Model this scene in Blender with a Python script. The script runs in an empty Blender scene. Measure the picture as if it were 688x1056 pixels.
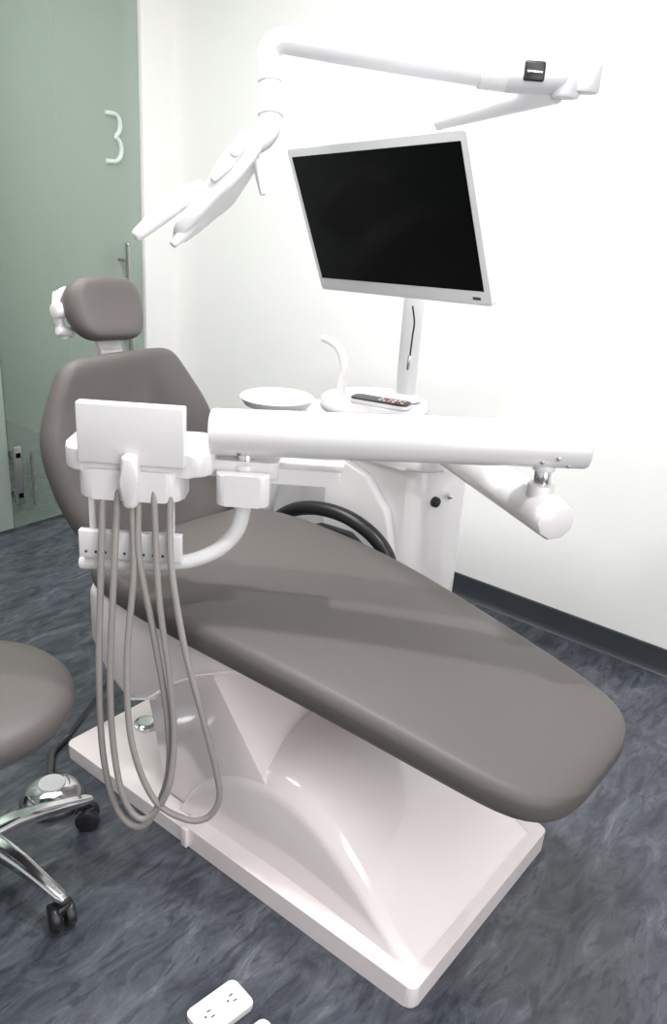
import bpy, bmesh, math, random
from mathutils import Matrix, Vector, Euler
random.seed(4)
V=Vector
scene=bpy.context.scene
POS={}
# ---------------------------------------------------------------- materials
def mat(name,col,rough=.5,metal=0,coat=0,spec=.5,bump=None,alpha=None):
    m=bpy.data.materials.new(name);m.use_nodes=True
    b=m.node_tree.nodes['Principled BSDF']
    b.inputs['Base Color'].default_value=(*col,1);b.inputs['Roughness'].default_value=rough
    b.inputs['Metallic'].default_value=metal;b.inputs['Coat Weight'].default_value=coat
    b.inputs['Coat Roughness'].default_value=.08
    b.inputs['Specular IOR Level'].default_value=spec
    if bump:
        nt=m.node_tree;t=nt.nodes.new('ShaderNodeTexNoise');t.inputs['Scale'].default_value=bump[0];t.inputs['Detail'].default_value=4
        c=nt.nodes.new('ShaderNodeTexCoord');nt.links.new(c.outputs['Object'],t.inputs['Vector'])
        bp=nt.nodes.new('ShaderNodeBump');bp.inputs['Strength'].default_value=bump[1];bp.inputs['Distance'].default_value=.002
        nt.links.new(t.outputs['Fac'],bp.inputs['Height']);nt.links.new(bp.outputs['Normal'],b.inputs['Normal'])
    return m
WHITE=mat('white_gloss_plastic',(.76,.74,.75),.22,coat=.3,bump=(6,.02))
WHITE2=mat('white_satin_enamel',(.71,.71,.73),.32,bump=(8,.02))
BASEW=mat('white_moulded_cover',(.89,.81,.82),.16,coat=.7,bump=(5,.02))
LEATH=mat('grey_upholstery',(.100,.090,.086),.5,spec=.4,bump=(260,.25))
BLACK=mat('black_plastic',(.012,.012,.014),.35,bump=(60,.05))
SCREEN=mat('black_screen',(.0015,.0015,.002),.15,spec=.2,bump=(3,.0))
CHROME=mat('polished_chrome',(.75,.75,.77),.12,metal=1,bump=(20,.02))
STEEL=mat('brushed_steel',(.42,.43,.42),.35,metal=1,bump=(90,.1))
HOSE=mat('grey_hose_rubber',(.30,.278,.265),.45,bump=(120,.1))
GREYP=mat('light_grey_plastic',(.58,.58,.60),.4,bump=(30,.03))
DARKG=mat('dark_grey_plastic',(.05,.05,.055),.4,bump=(40,.05))
RED=mat('red_button',(.6,.04,.03),.4,bump=(40,.02))
ORANGE=mat('orange_button',(.7,.3,.05),.4,bump=(40,.02))
WALLM=mat('white_wall_paint',(.86,.855,.84),.7,bump=(90,.08))
CEILM=mat('white_ceiling_paint',(.88,.88,.88),.8,bump=(90,.08))
CORR=mat('corridor_paint',(.27,.30,.265),.7,bump=(40,.1))
SKIRT=mat('dark_slate_skirting',(.036,.040,.049),.4,bump=(25,.3))
def floor_mat(name,k,rough):
    m=bpy.data.materials.new(name);m.use_nodes=True;nt=m.node_tree;b=nt.nodes['Principled BSDF']
    N=nt.nodes.new;L=nt.links.new
    C=lambda a,bb,c:(a*k,bb*k,c*k,1)
    c=N('ShaderNodeTexCoord');mp=N('ShaderNodeMapping');mp.inputs['Rotation'].default_value=(0,0,math.radians(20));mp.inputs['Scale'].default_value=(12,4.4,1)
    L(c.outputs['Object'],mp.inputs['Vector'])
    n1=N('ShaderNodeTexNoise');n1.inputs['Scale'].default_value=1.3;n1.inputs['Detail'].default_value=13;n1.inputs['Roughness'].default_value=.74;n1.inputs['Distortion'].default_value=.9
    L(mp.outputs[0],n1.inputs['Vector'])
    r=N('ShaderNodeValToRGB');e=r.color_ramp.elements
    e[0].position=.33;e[0].color=C(.028,.032,.042);e[1].position=.71;e[1].color=C(.175,.186,.213)
    x=e.new(.44);x.color=C(.050,.056,.072);x=e.new(.52);x.color=C(.070,.077,.095);x=e.new(.60);x.color=C(.098,.106,.126)
    L(n1.outputs['Fac'],r.inputs[0])
    mp2=N('ShaderNodeMapping');mp2.inputs['Rotation'].default_value=(0,0,math.radians(30));mp2.inputs['Scale'].default_value=(34,9,1);L(c.outputs['Object'],mp2.inputs['Vector'])
    n2=N('ShaderNodeTexNoise');n2.inputs['Scale'].default_value=1.2;n2.inputs['Detail'].default_value=9;n2.inputs['Distortion'].default_value=.9;L(mp2.outputs[0],n2.inputs['Vector'])
    r2=N('ShaderNodeValToRGB');r2.color_ramp.elements[0].position=.57;r2.color_ramp.elements[0].color=(0,0,0,1);r2.color_ramp.elements[1].position=.63;r2.color_ramp.elements[1].color=(1,1,1,1)
    L(n2.outputs['Fac'],r2.inputs[0])
    mx=N('ShaderNodeMix');mx.data_type='RGBA';L(r.outputs[0],mx.inputs[6]);mx.inputs[7].default_value=C(.022,.025,.034)
    mu=N('ShaderNodeMath');mu.operation='MULTIPLY';mu.inputs[1].default_value=.55;L(r2.outputs[0],mu.inputs[0]);L(mu.outputs[0],mx.inputs[0])
    L(mx.outputs[2],b.inputs['Base Color']);b.inputs['Roughness'].default_value=rough;b.inputs['Specular IOR Level'].default_value=.5
    return m
FLOORM=floor_mat('marbled_vinyl',1.0,.25)
def glass_mat():
    m=bpy.data.materials.new('frosted_green_glass');m.use_nodes=True;nt=m.node_tree;b=nt.nodes['Principled BSDF'];N=nt.nodes.new;L=nt.links.new
    b.inputs['Base Color'].default_value=(.44,.51,.455,1);b.inputs['Roughness'].default_value=.16
    t=N('ShaderNodeBsdfTransparent');t.inputs[0].default_value=(.84,.91,.86,1)
    mx=N('ShaderNodeMixShader')
    c=N('ShaderNodeTexCoord');sp=N('ShaderNodeSeparateXYZ');L(c.outputs['Object'],sp.inputs[0])
    mr=N('ShaderNodeMapRange');mr.inputs[1].default_value=-.4;mr.inputs[2].default_value=.38;mr.inputs[3].default_value=.20;mr.inputs[4].default_value=.64
    L(sp.outputs['Y'],mr.inputs[0]);L(mr.outputs[0],mx.inputs[0])
    L(b.outputs[0],mx.inputs[2]);L(t.outputs[0],mx.inputs[1])
    L(mx.outputs[0],nt.nodes['Material Output'].inputs[0]);return m
GLASS=glass_mat()
# ---------------------------------------------------------------- builder
def cr(pts,k):
    P=[V(p) for p in pts];out=[]
    for i in range(len(P)-1):
        p0=P[max(i-1,0)];p1=P[i];p2=P[i+1];p3=P[min(i+2,len(P)-1)]
        for j in range(k):
            t=j/k
            out.append(.5*((2*p1)+(p2-p0)*t+(2*p0-5*p1+4*p2-p3)*t*t+(3*p1-3*p2+p3-p0)*t**3))
    out.append(P[-1]);return out
class B:
    def __init__(s): s.bm=bmesh.new()
    def _f(s,vs,mi=0):
        try: f=s.bm.faces.new(vs);f.material_index=mi;return f
        except ValueError: return None
    def rings(s,rs,mi=0,caps=True):
        R=[[s.bm.verts.new(p) for p in r] for r in rs];n=len(R[0])
        for a,b in zip(R,R[1:]):
            for i in range(n): s._f((a[i],a[(i+1)%n],b[(i+1)%n],b[i]),mi)
        if caps: s._f(R[0][::-1],mi);s._f(R[-1],mi)
        return s
    def tube(s,pts,r,k=6,n=12,mi=0,flat=None):
        if k>1:
            if isinstance(r,(list,tuple)):
                rr=[]
                for i in range(len(r)-1): rr+=[r[i]+(r[i+1]-r[i])*j/k for j in range(k)]
                rr.append(r[-1])
            else: rr=None
            P=cr(pts,k)
        else: P=[V(p) for p in pts];rr=list(r) if isinstance(r,(list,tuple)) else None
        if rr is None: rr=[r]*len(P)
        T=[(P[min(i+1,len(P)-1)]-P[max(i-1,0)]).normalized() for i in range(len(P))]
        a=T[0].orthogonal().normalized()
        rs=[]
        for p,t,q in zip(P,T,rr):
            a=(a-t*a.dot(t)).normalized();b=t.cross(a)
            rs.append([p+(a*math.cos(2*math.pi*i/n)+b*math.sin(2*math.pi*i/n))*q for i in range(n)])
        return s.rings(rs,mi)
    def cyl(s,a,b,r,mi=0,n=32,bev=.004,r2=None):
        a=V(a);b=V(b);r2=r if r2 is None else r2;t=(b-a);L=t.length;t.normalize();bev=min(bev,L*.45,r*.9,r2*.9)
        o=t.orthogonal().normalized();w=t.cross(o)
        prof=[(0,r-bev),(bev*.3,r-bev*.3),(bev,r)]+[(L-bev,r2),(L-bev*.3,r2-bev*.3),(L,r2-bev)]
        return s.rings([[a+t*h+(o*math.cos(2*math.pi*i/n)+w*math.sin(2*math.pi*i/n))*q for i in range(n)] for h,q in prof],mi)
    def lathe(s,c,prof,axis=(0,0,1),mi=0,n=48,caps=True):
        c=V(c);t=V(axis).normalized();o=t.orthogonal().normalized();w=t.cross(o)
        return s.rings([[c+t*h+(o*math.cos(2*math.pi*i/n)+w*math.sin(2*math.pi*i/n))*max(q,1e-4) for i in range(n)] for q,h in prof],mi,caps)
    def sec(s,c,U,W,w,h,r,crown=0):
        c=V(c);U=V(U);W=V(W);r=min(r,w*.999,h*.999);pts=[]
        K=5;E=5
        def corner(sx,sy,a0):
            for i in range(K+1):
                a=a0+math.pi/2*i/K;pts.append((sx*(w-r)+r*math.cos(a),sy*(h-r)+r*math.sin(a)))
        corner(1,1,0)
        for i in range(1,E): pts.append(((w-r)*(1-2*i/E),h))
        corner(-1,1,math.pi/2);corner(-1,-1,math.pi)
        for i in range(1,E): pts.append((-(w-r)*(1-2*i/E),-h))
        corner(1,-1,1.5*math.pi)
        return [c+U*x+W*(y+(crown*(1-(x/w)**2) if y>0 else 0)) for x,y in pts]
    def prism(s,poly,fn,h0,h1,bev=0,mi=0,seg=3):
        a=[s.bm.verts.new(fn(x,y,h0)) for x,y in poly];b=[s.bm.verts.new(fn(x,y,h1)) for x,y in poly]
        fs=[s._f(a[::-1],mi),s._f(b,mi)];n=len(a)
        for i in range(n): fs.append(s._f((a[i],a[(i+1)%n],b[(i+1)%n],b[i]),mi))
        if bev:
            es=list({e for f in fs if f for e in f.edges})
            bmesh.ops.bevel(s.bm,geom=es,offset=bev,segments=seg,profile=.5,affect='EDGES',clamp_overlap=True,material=mi if mi else -1)
        return s
    def box(s,c,sz,M=None,bev=.004,mi=0,seg=3):
        c=V(c);M=M or Matrix.Identity(3);x,y,z=[q/2 for q in sz]
        return s.prism([(-x,-y),(x,-y),(x,y),(-x,y)],lambda a,b,h:c+M@V((a,b,h)),-z,z,bev,mi,seg)
    def done(s,name,mats,parent=None,ang=38,label=None,subsurf=0,**kw):
        bm=s.bm
        bmesh.ops.recalc_face_normals(bm,faces=bm.faces)
        for f in bm.faces: f.smooth=True
        for e in bm.edges:
            if len(e.link_faces)==2 and e.calc_face_angle(0)>math.radians(ang): e.smooth=False
        xs=[v.co for v in bm.verts];lo=V([min(p[i] for p in xs) for i in range(3)]);hi=V([max(p[i] for p in xs) for i in range(3)])
        o=(lo+hi)/2
        if parent is None: o.z=lo.z
        for v in bm.verts: v.co-=o
        me=bpy.data.meshes.new(name);bm.to_mesh(me);bm.free()
        for m in (mats if isinstance(mats,list) else [mats]): me.materials.append(m)
        ob=bpy.data.objects.new(name,me);bpy.context.collection.objects.link(ob)
        POS[ob.name]=o.copy()
        if parent: ob.parent=parent;ob.location=o-POS[parent.name]
        else: ob.location=o
        if subsurf: md=ob.modifiers.new('s','SUBSURF');md.levels=subsurf;md.render_levels=subsurf
        if label: ob['label']=label
        for k,v in kw.items(): ob[k]=v
        return ob
def empty(name,loc,label,cat,**kw):
    e=bpy.data.objects.new(name,None);e.empty_display_size=.1;e.location=loc;bpy.context.collection.objects.link(e)
    POS[e.name]=V(loc);e['label']=label;e['category']=cat
    for k,v in kw.items(): e[k]=v
    return e
def rrect(x0,y0,x1,y1,r,n=6):
    p=[]
    for cx,cy,a0 in ((x1-r,y1-r,0),(x0+r,y1-r,90),(x0+r,y0+r,180),(x1-r,y0+r,270)):
        for i in range(n+1):
            a=math.radians(a0+90*i/n);p.append((cx+r*math.cos(a),cy+r*math.sin(a)))
    return p
# ---------------------------------------------------------------- room
YW=2.70;XL=-3.10;ZC=2.7;XR=2.2;YR=-2.2
def struct(name,c,sz,m,bev=0):
    return B().box(c,sz,bev=bev).done(name,m,kind='structure')
struct('floor',((XR-5.0)/2,(YW+YR)/2,-.025),(XR+5.0,YW-YR+.2,.05),FLOORM)
struct('ceiling',((XR-5.0)/2,(YW+YR)/2,ZC+.025),(XR+5.0,YW-YR+.2,.05),CEILM)
struct('wall_north',((XR+XL)/2,YW+.05,ZC/2),(XR-XL,.1,ZC),WALLM)
struct('wall_east',(XR+.05,(YW+YR)/2,ZC/2),(.1,YW-YR+.2,ZC),WALLM)
struct('wall_south',((XR-5)/2,YR-.05,ZC/2),(XR+5,.1,ZC),WALLM)
struct('wall_west',(XL-.05,2.61,ZC/2),(.1,.18,ZC),WALLM)
struct('wall_corridor',(-4.9,.2,ZC/2),(.1,5.2,ZC),CORR)
struct('wall_corridor_end',(-4.02,YW+.05,ZC/2),(1.7,.1,ZC),CORR)
b=B();b.prism([(YW,0),(YW-.022,0),(YW-.014,.008),(YW-.010,.022),(YW-.009,.090),(YW,.092)],lambda y,z,h:V((h,y,z)),XL,XR);b.done('baseboard_north',SKIRT,kind='structure')
struct('baseboard_west',(XL+.006,2.60,.046),(.012,.18,.092),SKIRT,.003)
d=empty('door_1',(XL-.02,2.1,0),'','');del d['label'];del d['category'];d['kind']='structure'
B().box((XL-.02,2.150,1.32),(.012,.73,2.60),bev=.002).done('glass_panel',GLASS,d)
B().box((XL-.02,.99,1.32),(.012,1.58,2.60),bev=.002).done('glass_panel',GLASS,d)
b=B();b.tube([(XL+.055,2.39,.72),(XL+.055,2.385,1.21)],.014,k=1,n=16);b.cyl((XL-.02,2.39,.80),(XL+.055,2.39,.80),.007);b.cyl((XL-.02,2.386,1.14),(XL+.055,2.386,1.14),.007)
b.cyl((XL+.055,2.385,1.205),(XL+.055,2.385,1.215),.016)
b.tube([(XL-.09,2.43,.72),(XL-.09,2.425,1.21)],.012,k=1,n=16)
b.done('door_handle',STEEL,d)
b=B();b.box((XL+.02,1.80,.27),(.02,.035,.26),bev=.004);b.box((XL,1.80,.36),(.06,.03,.03));b.box((XL,1.80,.18),(.06,.03,.03));b.tube([(XL+.03,1.86,.12),(XL+.03,1.86,.36)],.006,k=1,n=12);b.done('door_lock',STEEL,d)
NUMW=mat('white_vinyl_number',(.60,.67,.62),.6,bump=(20,.01))
pts=[(2.335,1.725),(2.36,1.725),(2.378,1.724)]
for a in range(65,-91,-15): pts.append((2.376+.034*math.cos(math.radians(a)),1.682+.043*math.sin(math.radians(a))))
pts.pop()
for a in range(72,-91,-15): pts.append((2.372+.042*math.cos(math.radians(a)),1.588+.049*math.sin(math.radians(a))))
pts.append((2.332,1.539))
B().tube([(XL-.0135,y,z) for y,z in cr([(y,z,0) for y,z in pts],1) for y,z in [(y,z)]] if False else [(XL-.0115,y,z) for y,z in pts],.0095,k=1,n=8).done('door_number',NUMW,d)
struct('trim_1',(XL-.02,2.0,2.66),(.05,3.2,.08),STEEL,.003)

# ---------------------------------------------------------------- dental chair
ch=empty('dental_chair',(-1.1,1.35,0),'reclined grey upholstered dental chair on a white moulded floor base','dental chair')
b=B()
b.prism(rrect(-1.20,1.05,-.525,1.65,.02),lambda x,y,h:V((x,y,h)),0,.055,.010)
b.prism(rrect(-1.67,1.05,-1.18,1.65,.02),lambda x,y,h:V((x,y,h)),0,.042,.010)
b.box((-1.18,1.045,.03),(.02,.012,.055),bev=.003)
b.done('base_plate',BASEW,ch)
b=B();rs=[]
for p in cr([(x,0,z) for x,z in [(-1.25,.05),(-1.235,.085),(-1.20,.135),(-1.15,.185),(-1.08,.235),(-1.0,.262),(-.93,.270),(-.86,.256),(-.78,.218),(-.70,.165),(-.64,.117),(-.59,.078),(-.555,.056)]],3):
    h=p.z/2;w=.268-.06*max(0,(p.z-.05))
    rs.append(b.sec((p.x,1.352,h+.001),(0,1,0),(0,0,1),w,h,.034,.36*max(0,p.z-.055)))
b.rings(rs);b.done('base_cover',BASEW,ch,ang=75)
b=B();b.lathe((-1.575,1.25,.04),[(.034,0),(.034,.010),(.025,.013),(.022,.016),(.0,.016)],mi=0);b.done('floor_box_cap',CHROME,ch)
b=B();b.prism([(-.945,.22),(-1.155,.46),(-1.19,.54),(-1.47,.54),(-1.42,.42),(-1.37,.27),(-1.32,.05),(-1.0,.05)],lambda x,z,h:V((x,h,z)),1.105,1.55,.005);b.done('pedestal',BASEW,ch)
b=B();rs=[]
for x,w,z0,z1 in ((-1.608,.18,.48,.54),(-1.598,.25,.45,.555),(-1.56,.285,.38,.56),(-1.49,.296,.32,.56),(-1.41,.298,.285,.56),(-1.34,.298,.32,.56),(-1.26,.296,.40,.56),(-1.17,.292,.46,.56),(-1.08,.28,.505,.56),(-.98,.25,.535,.56),(-.8,.16,.53,.55),(-.5,.13,.48,.49),(-.46,.10,.48,.488)):
    rs.append(b.sec((x,1.362,(z0+z1)/2),(0,1,0),(0,0,1),w,(z1-z0)/2,.03))
b.rings(rs);b.done('seat_frame',BASEW,ch,ang=60)
def seat():
    b=B();rs=[]
    S=[(-1.622,.14,.006,.585),(-1.618,.19,.018,.587),(-1.605,.235,.028,.59),(-1.57,.28,.034,.594),(-1.50,.306,.036,.600),(-1.40,.318,.037,.602),(-1.25,.321,.037,.600),(-1.10,.313,.037,.594),(-.95,.298,.036,.582),(-.80,.279,.035,.565),(-.65,.259,.034,.545),(-.52,.241,.033,.526),(-.46,.229,.033,.517),(-.415,.210,.031,.511),(-.385,.183,.028,.508),(-.367,.150,.022,.505),(-.357,.11,.014,.504),(-.352,.06,.005,.504)]
    for x,w,h,zt in S:
        rs.append(b.sec((x+.006,1.358,zt-.012),(0,1,0),(.0,0,1),w,h,h*.8,.010))
    b.rings(rs);b.done('seat_cushion',LEATH,ch,ang=80,subsurf=1)
seat()
def back():
    b=B();rs=[]
    p0=V((-1.632,1.380,.560));p1=V((-1.84,1.380,1.04));u=(p1-p0);L=u.length;u.normalize();n=V((-u.z,0,u.x))*-1
    for t,w,h in ((-.012,.10,.008),(-.005,.16,.02),(.02,.205,.03),(.08,.240,.036),(.2,.266,.037),(.35,.280,.037),(.5,.284,.037),(.60,.281,.037),(.69,.270,.037),(.80,.238,.037),(.9,.207,.036),(.95,.190,.034),(.98,.170,.028),(.995,.145,.02),(1.002,.10,.006)):
        rs.append(b.sec(p0+u*t*L+n*(-.01+.03*(2*t-1)**2),(0,1,0),n,w,h,h*.95,.008))
    b.rings(rs);b.done('backrest',LEATH,ch,ang=80,subsurf=1)
    b=B();b.prism([(-1.56,.50),(-1.64,.50),(-1.72,.66),(-1.68,.68)],lambda x,z,h:V((x,h,z)),1.27,1.48,.006);b.done('recline_hinge',WHITE,ch)
back()
def head():
    b=B();rs=[];c=V((-1.885,1.388,1.155));u=V((-.35,0.06,.94)).normalized();n=V((.94,0,.35)).normalized();U=u.cross(n).normalized()*-1
    if U.y<0: U=-U
    for t,w,h in ((-.088,.04,.006),(-.086,.065,.016),(-.078,.084,.026),(-.062,.100,.032),(-.03,.114,.036),(.01,.120,.037),(.04,.116,.035),(.062,.101,.031),(.076,.080,.023),(.083,.05,.008)):
        rs.append(b.sec(c+u*t+n*(.02*(t/.09)**2),U,n,w,h,h*.97,.010))
    b.rings(rs);h=b.done('headrest',LEATH,ch,ang=80,subsurf=1)
    b=B()
    b.box(c-n*.045+V((0,0,-.01)),(.03,.10,.09),bev=.01)
    b.cyl(c+V((-.03,-.135,-.0)),c+V((-.03,-.08,-.0)),.020,bev=.006);b.cyl(c+V((-.03,-.125,-.05)),c+V((-.03,-.08,-.06)),.014);b.cyl(c+V((-.05,-.12,.035)),c+V((-.04,-.08,.03)),.012)
    b.tube([c+V((-.035,-.10,-.075)),c+V((-.04,-.115,-.02)),c+V((-.045,-.11,.03)),c+V((-.05,-.08,.05))],[.01,.014,.013,.008])
    b.box(c+V((.03,0,-.13)),(.022,.07,.16),Matrix.Rotation(math.radians(-22),3,'Y'),bev=.006)
    b.done('bracket',WHITE,h,label='white headrest bracket with side knobs')
head()
b=B();b.tube([(-1.575,1.72,.485),(-1.53,1.72,.56),(-1.46,1.72,.612),(-1.37,1.72,.642),(-1.27,1.72,.647),(-1.18,1.72,.622),(-1.12,1.72,.575),(-1.10,1.72,.51)],[.015,.019,.021,.021,.021,.021,.021,.018],n=14);b.done('armrest',BLACK,ch,label='black curved armrest')
b=B();b.prism([(-1.50,.48),(-1.17,.48),(-1.18,.565),(-1.25,.605),(-1.36,.60),(-1.46,.55)],lambda x,z,h:V((x,h,z)),1.715,1.732,.006);b.done('armrest_bracket',DARKG,ch)

# ---------------------------------------------------------------- cuspidor unit
cu=empty('cuspidor_unit',(-1.4,2.0,0),'white dental spittoon unit with rinse bowl beside the chair','dental unit')
b=B();b.prism(rrect(-1.76,1.83,-1.09,2.11,.07),lambda x,y,h:V((x,y,h)),0,.80,.02)
b.prism(rrect(-1.78,1.815,-1.075,2.125,.08),lambda x,y,h:V((x,y,h)),.79,.832,.015)
b.cyl((-1.32,1.95,.82),(-1.31,1.89,.92),.09);b.cyl((-1.63,1.86,.82),(-1.63,1.83,.87),.075)
b.done('body',WHITE,cu)
b=B();b.lathe((-1.315,1.875,.915),[(.0,0),(.12,0),(.150,.006),(.155,.014),(.155,.026),(.150,.034),(.0,.036)]);b.done('tray_table',WHITE,cu)
b=B();b.lathe((-1.63,1.815,.865),[(.0,0),(.07,.002),(.10,.016),(.110,.032),(.113,.037),(.108,.040),(.096,.036),(.08,.02),(.04,.010),(.0,.009)]);b.done('rinse_bowl',WHITE,cu)
b=B();b.tube([(-1.42,1.85,.83),(-1.418,1.85,.95),(-1.41,1.85,1.02),(-1.425,1.85,1.065),(-1.455,1.85,1.088),(-1.495,1.85,1.095)],[.02,.015,.012,.012,.012,.010]);b.lathe((-1.42,1.85,.83),[(.04,0),(.035,.05),(.018,.07)]);b.done('water_spout',WHITE,cu)
b=B();b.cyl((-1.10,1.89,.70),(-1.08,1.885,.70),.015,mi=0,bev=.002);b.done('control_knob',BLACK,cu)
b=B();b.cyl((-1.10,1.95,.705),(-1.075,1.945,.705),.010,mi=0,bev=.002);b.cyl((-1.08,1.945,.705),(-1.067,1.945,.705),.006);b.done('control_knob',CHROME,cu)
b=B();b.prism([(-1.42,.10),(-1.14,.10),(-1.15,.50),(-1.19,.66),(-1.27,.75),(-1.36,.775),(-1.42,.775)],lambda x,z,h:V((x,h,z)),1.80,1.832,.012);b.done('front_panel',WHITE,cu)
for i,(dx,dz) in enumerate(((0,0),(.05,.02),(.10,-.01))):
    B().tube([(-1.62+dx,1.83,.78+dz),(-1.63+dx,1.76,.76+dz),(-1.66+dx,1.745,.66),(-1.68+dx,1.745,.52),(-1.66+dx,1.77,.40),(-1.6+dx,1.83,.34)],.011).done('suction_hose',GREYP,cu)
TR=V((-1.265,1.835,.951));M=Matrix.Rotation(math.radians(14),3,'Z')
rc=empty('remote_control',TR,'black and white handheld keypad lying on the white tray table','remote control')
B().prism(rrect(-.085,-.030,.085,.030,.015),lambda x,y,h:TR+M@V((x,y,h)),0,.010,.003).done('case',WHITE2,rc)
B().prism(rrect(-.083,-.028,.083,.028,.013),lambda x,y,h:TR+M@V((x,y,h)),.009,.014,.002).done('key_plate',BLACK,rc)
for i in range(6):
    for j in range(2):
        c=TR+V((0,0,.0135))+M@V((-.0+.013*i,-.010+.020*j,0))
        B().cyl(c,c+V((0,0,.0025)),.0048,n=12,bev=.0008).done('button',[WHITE,GREYP,ORANGE,WHITE,RED,GREYP][(i+j*3)%6],rc)

# ---------------------------------------------------------------- operating light with pole
li=empty('dental_operating_light',(-1.25,1.93,.953),'white dental operating light on jointed arm and pole above the chair','dental lamp')
b=B();b.cyl((-1.25,1.93,.95),(-1.25,1.93,1.665),.028,bev=.006);b.lathe((-1.25,1.93,.953),[(.045,0),(.042,.01),(.028,.02)]);b.done('pole',WHITE2,li)
b=B();b.tube([(-1.25,1.93,1.666),(-1.15,1.923,1.688),(-1.02,1.91,1.716),(-.91,1.895,1.736)],[.021,.027,.033,.035],n=20);b.cyl((-1.25,1.93,1.63),(-1.25,1.93,1.69),.027);b.done('lower_arm',WHITE2,li)
b=B()
b.tube([(-1.345,1.478,1.781),(-1.25,1.566,1.773),(-1.10,1.705,1.760),(-1.005,1.797,1.752)],[.025,.029,.031,.031],n=24)
b.cyl((-1.035,1.768,1.753),(-.99,1.811,1.750),.0345);b.cyl((-1.012,1.789,1.735),(-.998,1.783,1.735),.006);b.done('spring_arm',WHITE2,li)
b=B()
b.cyl((-.995,1.806,1.751),(-.890,1.893,1.754),.036,bev=.008)
MJ=Matrix.Rotation(math.radians(39),3,'Z')
b.box((-.931,1.822,1.758),(.046,.022,.040),MJ,bev=.005,mi=1)
b.box((-.926,1.815,1.756),(.034,.016,.006),MJ,bev=.002,mi=2)
b.cyl((-.888,1.895,1.712),(-.888,1.895,1.792),.034,bev=.008);b.cyl((-.850,1.915,1.724),(-.850,1.915,1.788),.031,bev=.008);b.box((-.868,1.905,1.757),(.055,.05,.05),Matrix.Rotation(.35,3,'Z'),bev=.010)
b.done('arm_joint',[GREYP,BLACK,CHROME],li)
b=B();b.tube([(-1.325,1.495,1.781),(-1.352,1.47,1.780),(-1.368,1.455,1.760),(-1.362,1.45,1.72),(-1.345,1.44,1.655),(-1.338,1.43,1.61),(-1.34,1.41,1.585),(-1.345,1.385,1.57)],[.025,.0255,.025,.024,.024,.025,.024,.020],n=20)
b.cyl((-1.357,1.447,1.705),(-1.355,1.446,1.698),.0255,bev=.002);b.cyl((-1.342,1.437,1.64),(-1.34,1.435,1.632),.027,bev=.002);b.done('drop_arm',WHITE2,li)
def lamphead():
    b=B();rs=[]
    A=V((-1.335,1.39,1.585));E=V((-1.375,1.20,1.385));D=(E-A);L=D.length;D.normalize();vd=V((-.6,.78,-.1)).normalized()
    T=D.cross(vd).normalized();W=T.cross(D).normalized()
    for t,th,wd in ((-.03,.006,.02),(0,.016,.028),(.08,.022,.045),(.14,.028,.062),(.42,.029,.074),(.52,.026,.072),(.62,.020,.068),(.8,.017,.055),(.95,.014,.04),(1,.010,.028),(1.02,.003,.012)):
        rs.append(b.sec(A+D*t*L+T*.01*math.sin(t*3),W,T,wd,th,th*.5))
    b.rings(rs);h=b.done('lamp_head',WHITE2,li,ang=40)
    b=B();c=A+D*.4*L-T*.017
    b.lathe(c,[(.045,0),(.045,.003),(.04,.004),(.0,.004)],axis=-T);b.done('lamp_lens',GREYP,h)
    b=B();cb=A+D*.33*L-W*.075
    b.prism([(-.045,-.010),(.03,-.015),(.075,-.007),(.075,.007),(.03,.015),(-.045,.010)],lambda x,y,q:cb+D*x+T*y-W*q,-.004,.008,.003);b.cyl(cb-W*.006,cb-W*.014,.011,bev=.003)
    b.done('yoke',WHITE2,h)
    B().tube([(-1.375,1.27,1.487),(-1.378,1.215,1.455),(-1.383,1.165,1.423),(-1.39,1.115,1.388),(-1.392,1.105,1.381)],[.010,.019,.018,.013,.006],n=16).done('handle',WHITE2,h)
    B().tube([(-1.35,1.25,1.43),(-1.355,1.20,1.39),(-1.358,1.175,1.368)],[.012,.013,.007],n=16).done('handle',WHITE2,h)
    B().tube([(-1.30,1.36,1.54),(-1.285,1.355,1.50),(-1.275,1.35,1.475)],[.014,.010,.006],n=14).done('tilt_lever',WHITE2,h)
lamphead()

# ---------------------------------------------------------------- monitor
mc=V((-1.161,1.627,1.431));MR=Euler([math.radians(a) for a in (19.3,-3.8,-13.6)]).to_matrix()
def mp(x,y,z): return mc+MR@V((x,y,z))
mo=empty('monitor',mp(0,.03,-.17),'white-framed flat monitor with dark screen tilted on pole mount','monitor')
mw,mh=.30,.1765
b=B();b.prism(rrect(-mw,-mh,mw,mh,.008),lambda x,z,h:mp(x,h,z),0,.018,.003);b.prism(rrect(-mw*.8,-mh*.75,mw*.78,mh*.8,.03),lambda x,z,h:mp(x,h,z),.016,.04,.01)
b.prism([(.30-.052,-mh+.012),(.30-.030,-mh+.012),(.30-.030,-mh+.018),(.30-.052,-mh+.018)],lambda x,z,h:mp(x,h,z),-.0012,.001,0,mi=1)
b.done('frame',[WHITE2,DARKG],mo)
b=B();b.prism([(-mw+.014,-mh+.032),(mw-.017,-mh+.032),(mw-.017,mh-.019),(-mw+.014,mh-.019)],lambda x,z,h:mp(x,h,z),-.001,.002,0);b.done('screen',SCREEN,mo)
b=B();b.tube([mp(0,.04,0),mp(0,.12,.0),(-1.25,1.90,1.44)],.018);b.cyl((-1.25,1.93,1.40),(-1.25,1.93,1.48),.034);b.box(mp(0,.045,0),(.11,.012,.11),MR,bev=.004);b.done('mount_bracket',WHITE2,mo)
b=B();b.tube([(-1.13,1.74,1.24),(-1.13,1.755,1.20),(-1.138,1.765,1.16),(-1.143,1.77,1.11)],.0022,mi=0,n=8);b.cyl((-1.143,1.77,1.115),(-1.146,1.771,1.075),.005,mi=1,n=12);b.done('cable',[BLACK,CHROME],mo)

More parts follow.
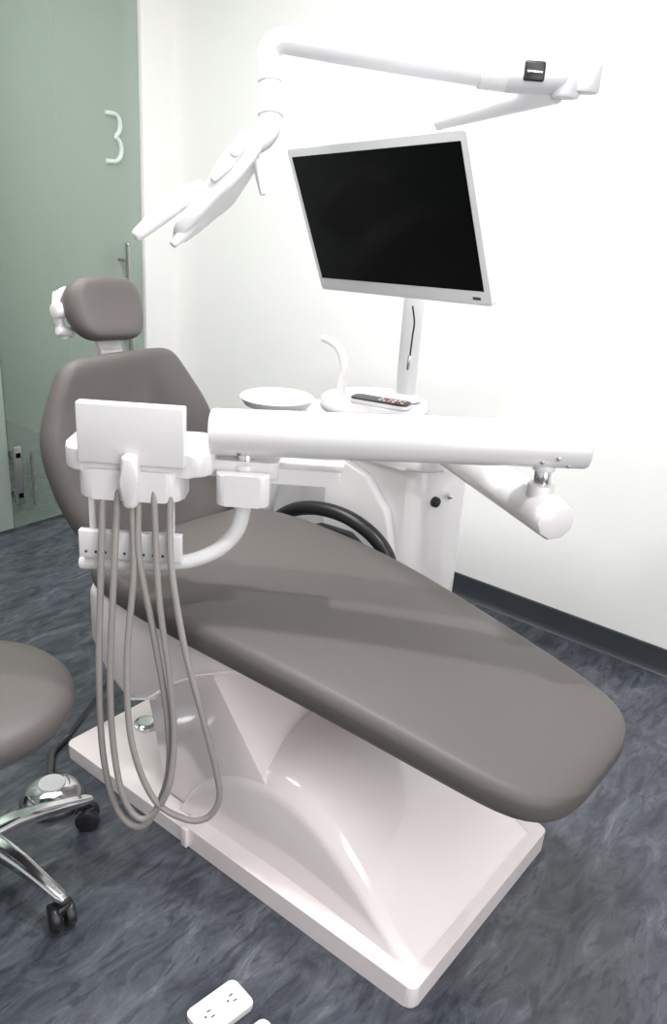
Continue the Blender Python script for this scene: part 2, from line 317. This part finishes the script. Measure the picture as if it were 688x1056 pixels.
# ---------------------------------------------------------------- delivery unit (local frame s, n, z)
rr_=V((.7944,.6074,0));nn_=V((-.6074,.7944,0));P0=V((-1.43,.95,0))
def F(s,n,z): return P0+rr_*s+nn_*n+V((0,0,z))
FM=Matrix((rr_,nn_,V((0,0,1)))).transposed()
du=empty('dental_delivery_unit',F(.2,0,.16),'white dental instrument unit on swing arm with hanging grey hoses','dental unit')
b=B()
b.cyl(F(.297,0,1.019),F(1.068,0,1.043),.048,bev=.008,n=48);b.done('long_arm',WHITE,du)
for s_,dz in ((.36,-.034),(.97,-.026),(1.0,-.016),(1.025,-.034)):
    z=1.019+(s_-.3)*.031+dz;y=-math.sqrt(.048**2-dz**2)
    B().cyl(F(s_,y+.003,z),F(s_,y-.0015,z),.005,n=14,bev=.001).done('screw',STEEL,du)
b=B();b.cyl(F(.37,0,.94),F(.37,0,.985),.018,mi=0);b.cyl(F(.37,0,.935),F(.37,0,.958),.027,mi=1);b.done('pivot_pin',[CHROME,WHITE],du)
b=B();b.cyl(F(.985,0,.94),F(.985,0,1.0),.018,mi=0);b.cyl(F(.985,0,.985),F(.985,0,1.000),.024,mi=1);b.done('pivot_pin',[CHROME,WHITE],du)
b=B()
b.cyl((-.585,1.51,.900),(-1.13,1.885,.880),.045,bev=.012,n=10);b.cyl(F(.985,0,.91),F(.985,0,.957),.028)
b.cyl((-1.14,1.895,.832),(-1.14,1.895,.93),.05,bev=.01);b.done('support_arm',WHITE,du)
b=B()
b.prism(rrect(.003,-.06,.31,.11,.045),lambda x,y,h:F(x,y,h),.935,.983,.012)
b.prism(rrect(.035,-.068,.25,.05,.035),lambda x,y,h:F(x,y,h),.880,.945,.016)
b.prism(rrect(.24,-.02,.44,.09,.02),lambda x,y,h:F(x,y,h),.93,.965,.008)
b.prism(rrect(.40,-.0,.575,.08,.012),lambda x,y,h:F(x,y,h),.915,.948,.005)
b.done('tray_body',WHITE,du)
b=B();b.prism(rrect(.315,-.055,.425,.06,.02),lambda x,y,h:F(x,y,h),.878,.945,.010);b.done('bracket_block',WHITE,du)
b=B()
b.prism([(.043,.958),(.257,.958),(.257,1.082),(.043,1.082)],lambda x,z,h:F(x,h,z),-.072,-.045,.004)
b.prism([(.136,.872),(.164,.872),(.168,.93),(.166,.985),(.134,.985),(.132,.93)],lambda x,z,h:F(x,h,z),-.095,-.05,.010)
b.done('instrument_panel',WHITE,du,ang=50)
b=B();b.cyl(F(.028,-.045,.725),F(.22,-.045,.735),.015,bev=.006)
b.tube([F(.20,-.045,.735),F(.26,-.04,.742),F(.32,-.025,.768),F(.358,-.01,.815),F(.37,0,.89)],[.015,.016,.017,.018,.018],n=16);b.done('handle_bar',WHITE,du)
b=B();b.box(F(.142,-.058,.778),(.215,.018,.062),FM,bev=.003);
for i in range(10): b.cyl(F(.05+i*.020,-.066,.762),F(.05+i*.020,-.0685,.762),.003,mi=1,n=10,bev=.0004)
for s_ in (.06,.225): b.box(F(s_,-.045,.84),(.012,.012,.11),FM,bev=.002)
b.box(F(.142,-.05,.745),(.20,.010,.03),FM,bev=.002)
b.done('holder_rail',[WHITE,DARKG],du)
def hose(pts,r=.0072,k=8):
    B().tube([F(*p) for p in pts],r,k=k,n=10).done('hose',HOSE,du)
hose([(.088,-.055,.91),(.086,-.09,.73),(.082,-.12,.51),(.088,-.14,.31),(.114,-.15,.175),(.155,-.155,.125),(.195,-.155,.15),(.232,-.14,.27),(.225,-.12,.42),(.195,-.10,.60),(.165,-.085,.77),(.160,-.05,.91)])
hose([(.120,-.06,.91),(.115,-.10,.72),(.108,-.13,.50),(.115,-.15,.34),(.138,-.17,.22),(.175,-.175,.165),(.212,-.17,.19),(.240,-.165,.26),(.246,-.14,.37),(.232,-.12,.51),(.208,-.10,.69),(.192,-.06,.91)])
hose([(.225,-.055,.91),(.232,-.09,.76),(.265,-.12,.58),(.308,-.14,.42),(.340,-.15,.29),(.348,-.155,.215),(.32,-.16,.165),(.27,-.165,.165),(.205,-.17,.22),(.158,-.16,.36),(.145,-.13,.54),(.155,-.09,.74),(.145,-.055,.89)])

# ---------------------------------------------------------------- stool
sc=V((-1.45,.685,0))
st=empty('dentist_stool',sc,'grey round upholstered stool with chrome five-star base on casters','stool')
B().lathe(sc+V((0,0,.41)),[(.0,0),(.16,0),(.195,.008),(.213,.025),(.219,.045),(.215,.065),(.20,.08),(.17,.088),(.10,.092),(.0,.093)],n=64).done('seat',LEATH,st,ang=70)
b=B();b.cyl(sc+V((0,0,.10)),sc+V((0,0,.28)),.025);b.cyl(sc+V((0,0,.27)),sc+V((0,0,.41)),.014);b.box(sc+V((0,0,.402)),(.18,.16,.016));b.done('gas_lift_column',CHROME,st)
b=B();b.cyl(sc+V((0,0,.075)),sc+V((0,0,.125)),.042,bev=.01);b.done('hub',CHROME,st)
for i in range(5):
    a=math.radians(8+72*i);dr=V((math.cos(a),math.sin(a),0));pr=V((-dr.y,dr.x,0))
    b=B();rs=[]
    for t,w,h,z in ((.02,.026,.018,.105),(.08,.022,.018,.107),(.14,.019,.015,.102),(.20,.016,.012,.090),(.25,.014,.011,.078),(.265,.008,.006,.075)):
        rs.append(b.sec(sc+dr*t+V((0,0,z)),pr,(0,0,1),w,h,h*.7))
    b.rings(rs);b.done('leg',CHROME,st,ang=60)
    c=sc+dr*.25
    b=B();ax=V((math.cos(a+1.1),math.sin(a+1.1),0))
    for q in (-1,1): b.cyl(c+V((0,0,.029))+ax*(q*.005),c+V((0,0,.029))+ax*(q*.026),.029,bev=.005,n=24)
    b.cyl(c+V((0,0,.03)),c+V((0,0,.07)),.008);b.box(c+V((0,0,.048)),(.035,.035,.024),bev=.006);b.done('caster',BLACK,st)

fc=V((-1.545,.925,0))
fo=empty('foot_control',fc,'round chrome foot control with dark rim on the floor','foot control')
B().lathe(fc,[(.0,0),(.078,0),(.080,.006),(.078,.012),(.0,.012)]).done('base_ring',DARKG,fo)
B().lathe(fc+V((0,0,.011)),[(.074,0),(.072,.012),(.062,.026),(.045,.036),(.02,.042),(.0,.043)]).done('dome',CHROME,fo,ang=60)
B().lathe(fc+V((0,0,.046)),[(.0,0),(.03,0),(.034,.004),(.032,.009),(.0,.011)]).done('pedal_cap',GREYP,fo)
B().tube([(-1.62,1.22,.25),(-1.68,1.16,.12),(-1.72,1.10,.02),(-1.70,1.03,.011),(-1.65,.99,.011),(-1.60,.95,.012)],.009).done('cord',DARKG,fo)

def socket(c,ang):
    M=Matrix.Rotation(ang,3,'Z');c=V(c)
    e=empty('floor_socket',c,'white double power outlet plate lying on the floor','power socket',group='power outlets on the floor')
    f=lambda x,y,h:c+M@V((x,y,h))
    b=B();b.prism(rrect(-.036,-.058,.036,.058,.012),f,0,.014,.004);b.done('cover_plate',WHITE,e)
    for q in (-.026,.026):
        b=B();b.prism(rrect(-.016,q-.017,.016,q+.017,.006),f,.013,.0155,.001)
        for x,y,w,h in ((-.007,.004,.0013,.004),(.007,.004,.0013,.004),(0,-.008,.002,.002)):
            b.prism([(x-w,q+y-h),(x+w,q+y-h),(x+w,q+y+h),(x-w,q+y+h)],f,.0152,.0160,0,mi=1)
        b.done('outlet',[WHITE2,DARKG],e)
socket((-.806,.802,0),math.radians(-8))
socket((-.703,.782,0),math.radians(-8))

# ---------------------------------------------------------------- lights
def area(loc,sx,sy,e,rot=(0,0,0),col=(1,1,1),name='ceiling_and_fill_light'):
    l=bpy.data.lights.new(name,'AREA');l.shape='RECTANGLE';l.size=sx;l.size_y=sy;l.energy=e;l.color=col
    o=bpy.data.objects.new(name,l);o.location=loc;o.rotation_euler=rot;bpy.context.collection.objects.link(o)
area((-1.0,1.45,2.66),.08,.08,27)
area((-.35,1.15,2.66),.08,.08,19)
area((.9,.1,2.66),1.4,1.6,42,rot=(0,math.radians(22),0),col=(1,.985,.97))  # added front fill, tilted to brighten the chair base
area((-2.1,.8,2.66),1.2,1.6,56,col=(1,.985,.965))  # added wide fill on the left, evens out the walls
area((-3.9,1.6,2.62),.6,1.2,16,col=(.96,1,.96))
# added fill light by the solid east wall, brightens the base under the seat
area((2.15,.0,1.2),2.0,2.2,42,rot=(0,math.radians(90),0),name='added_side_fill')
w=bpy.data.worlds.new('w');scene.world=w;w.use_nodes=True;w.node_tree.nodes['Background'].inputs[0].default_value=(.9,.95,1,1);w.node_tree.nodes['Background'].inputs[1].default_value=.3
scene.view_settings.view_transform='Standard'
# ---------------------------------------------------------------- camera
cd=bpy.data.cameras.new('camera');co=bpy.data.objects.new('camera',cd);bpy.context.collection.objects.link(co)
co.matrix_world=Matrix.Translation((0,0,1.5))@(Matrix.Rotation(math.radians(37.4),4,'Z')@Matrix.Rotation(math.radians(90-21.5),4,'X')@Matrix.Rotation(math.radians(3.9),4,'Z'))
cd.sensor_fit='VERTICAL';cd.sensor_height=36;cd.sensor_width=36;cd.lens=850/1056*36;cd.clip_start=.05
scene.camera=co
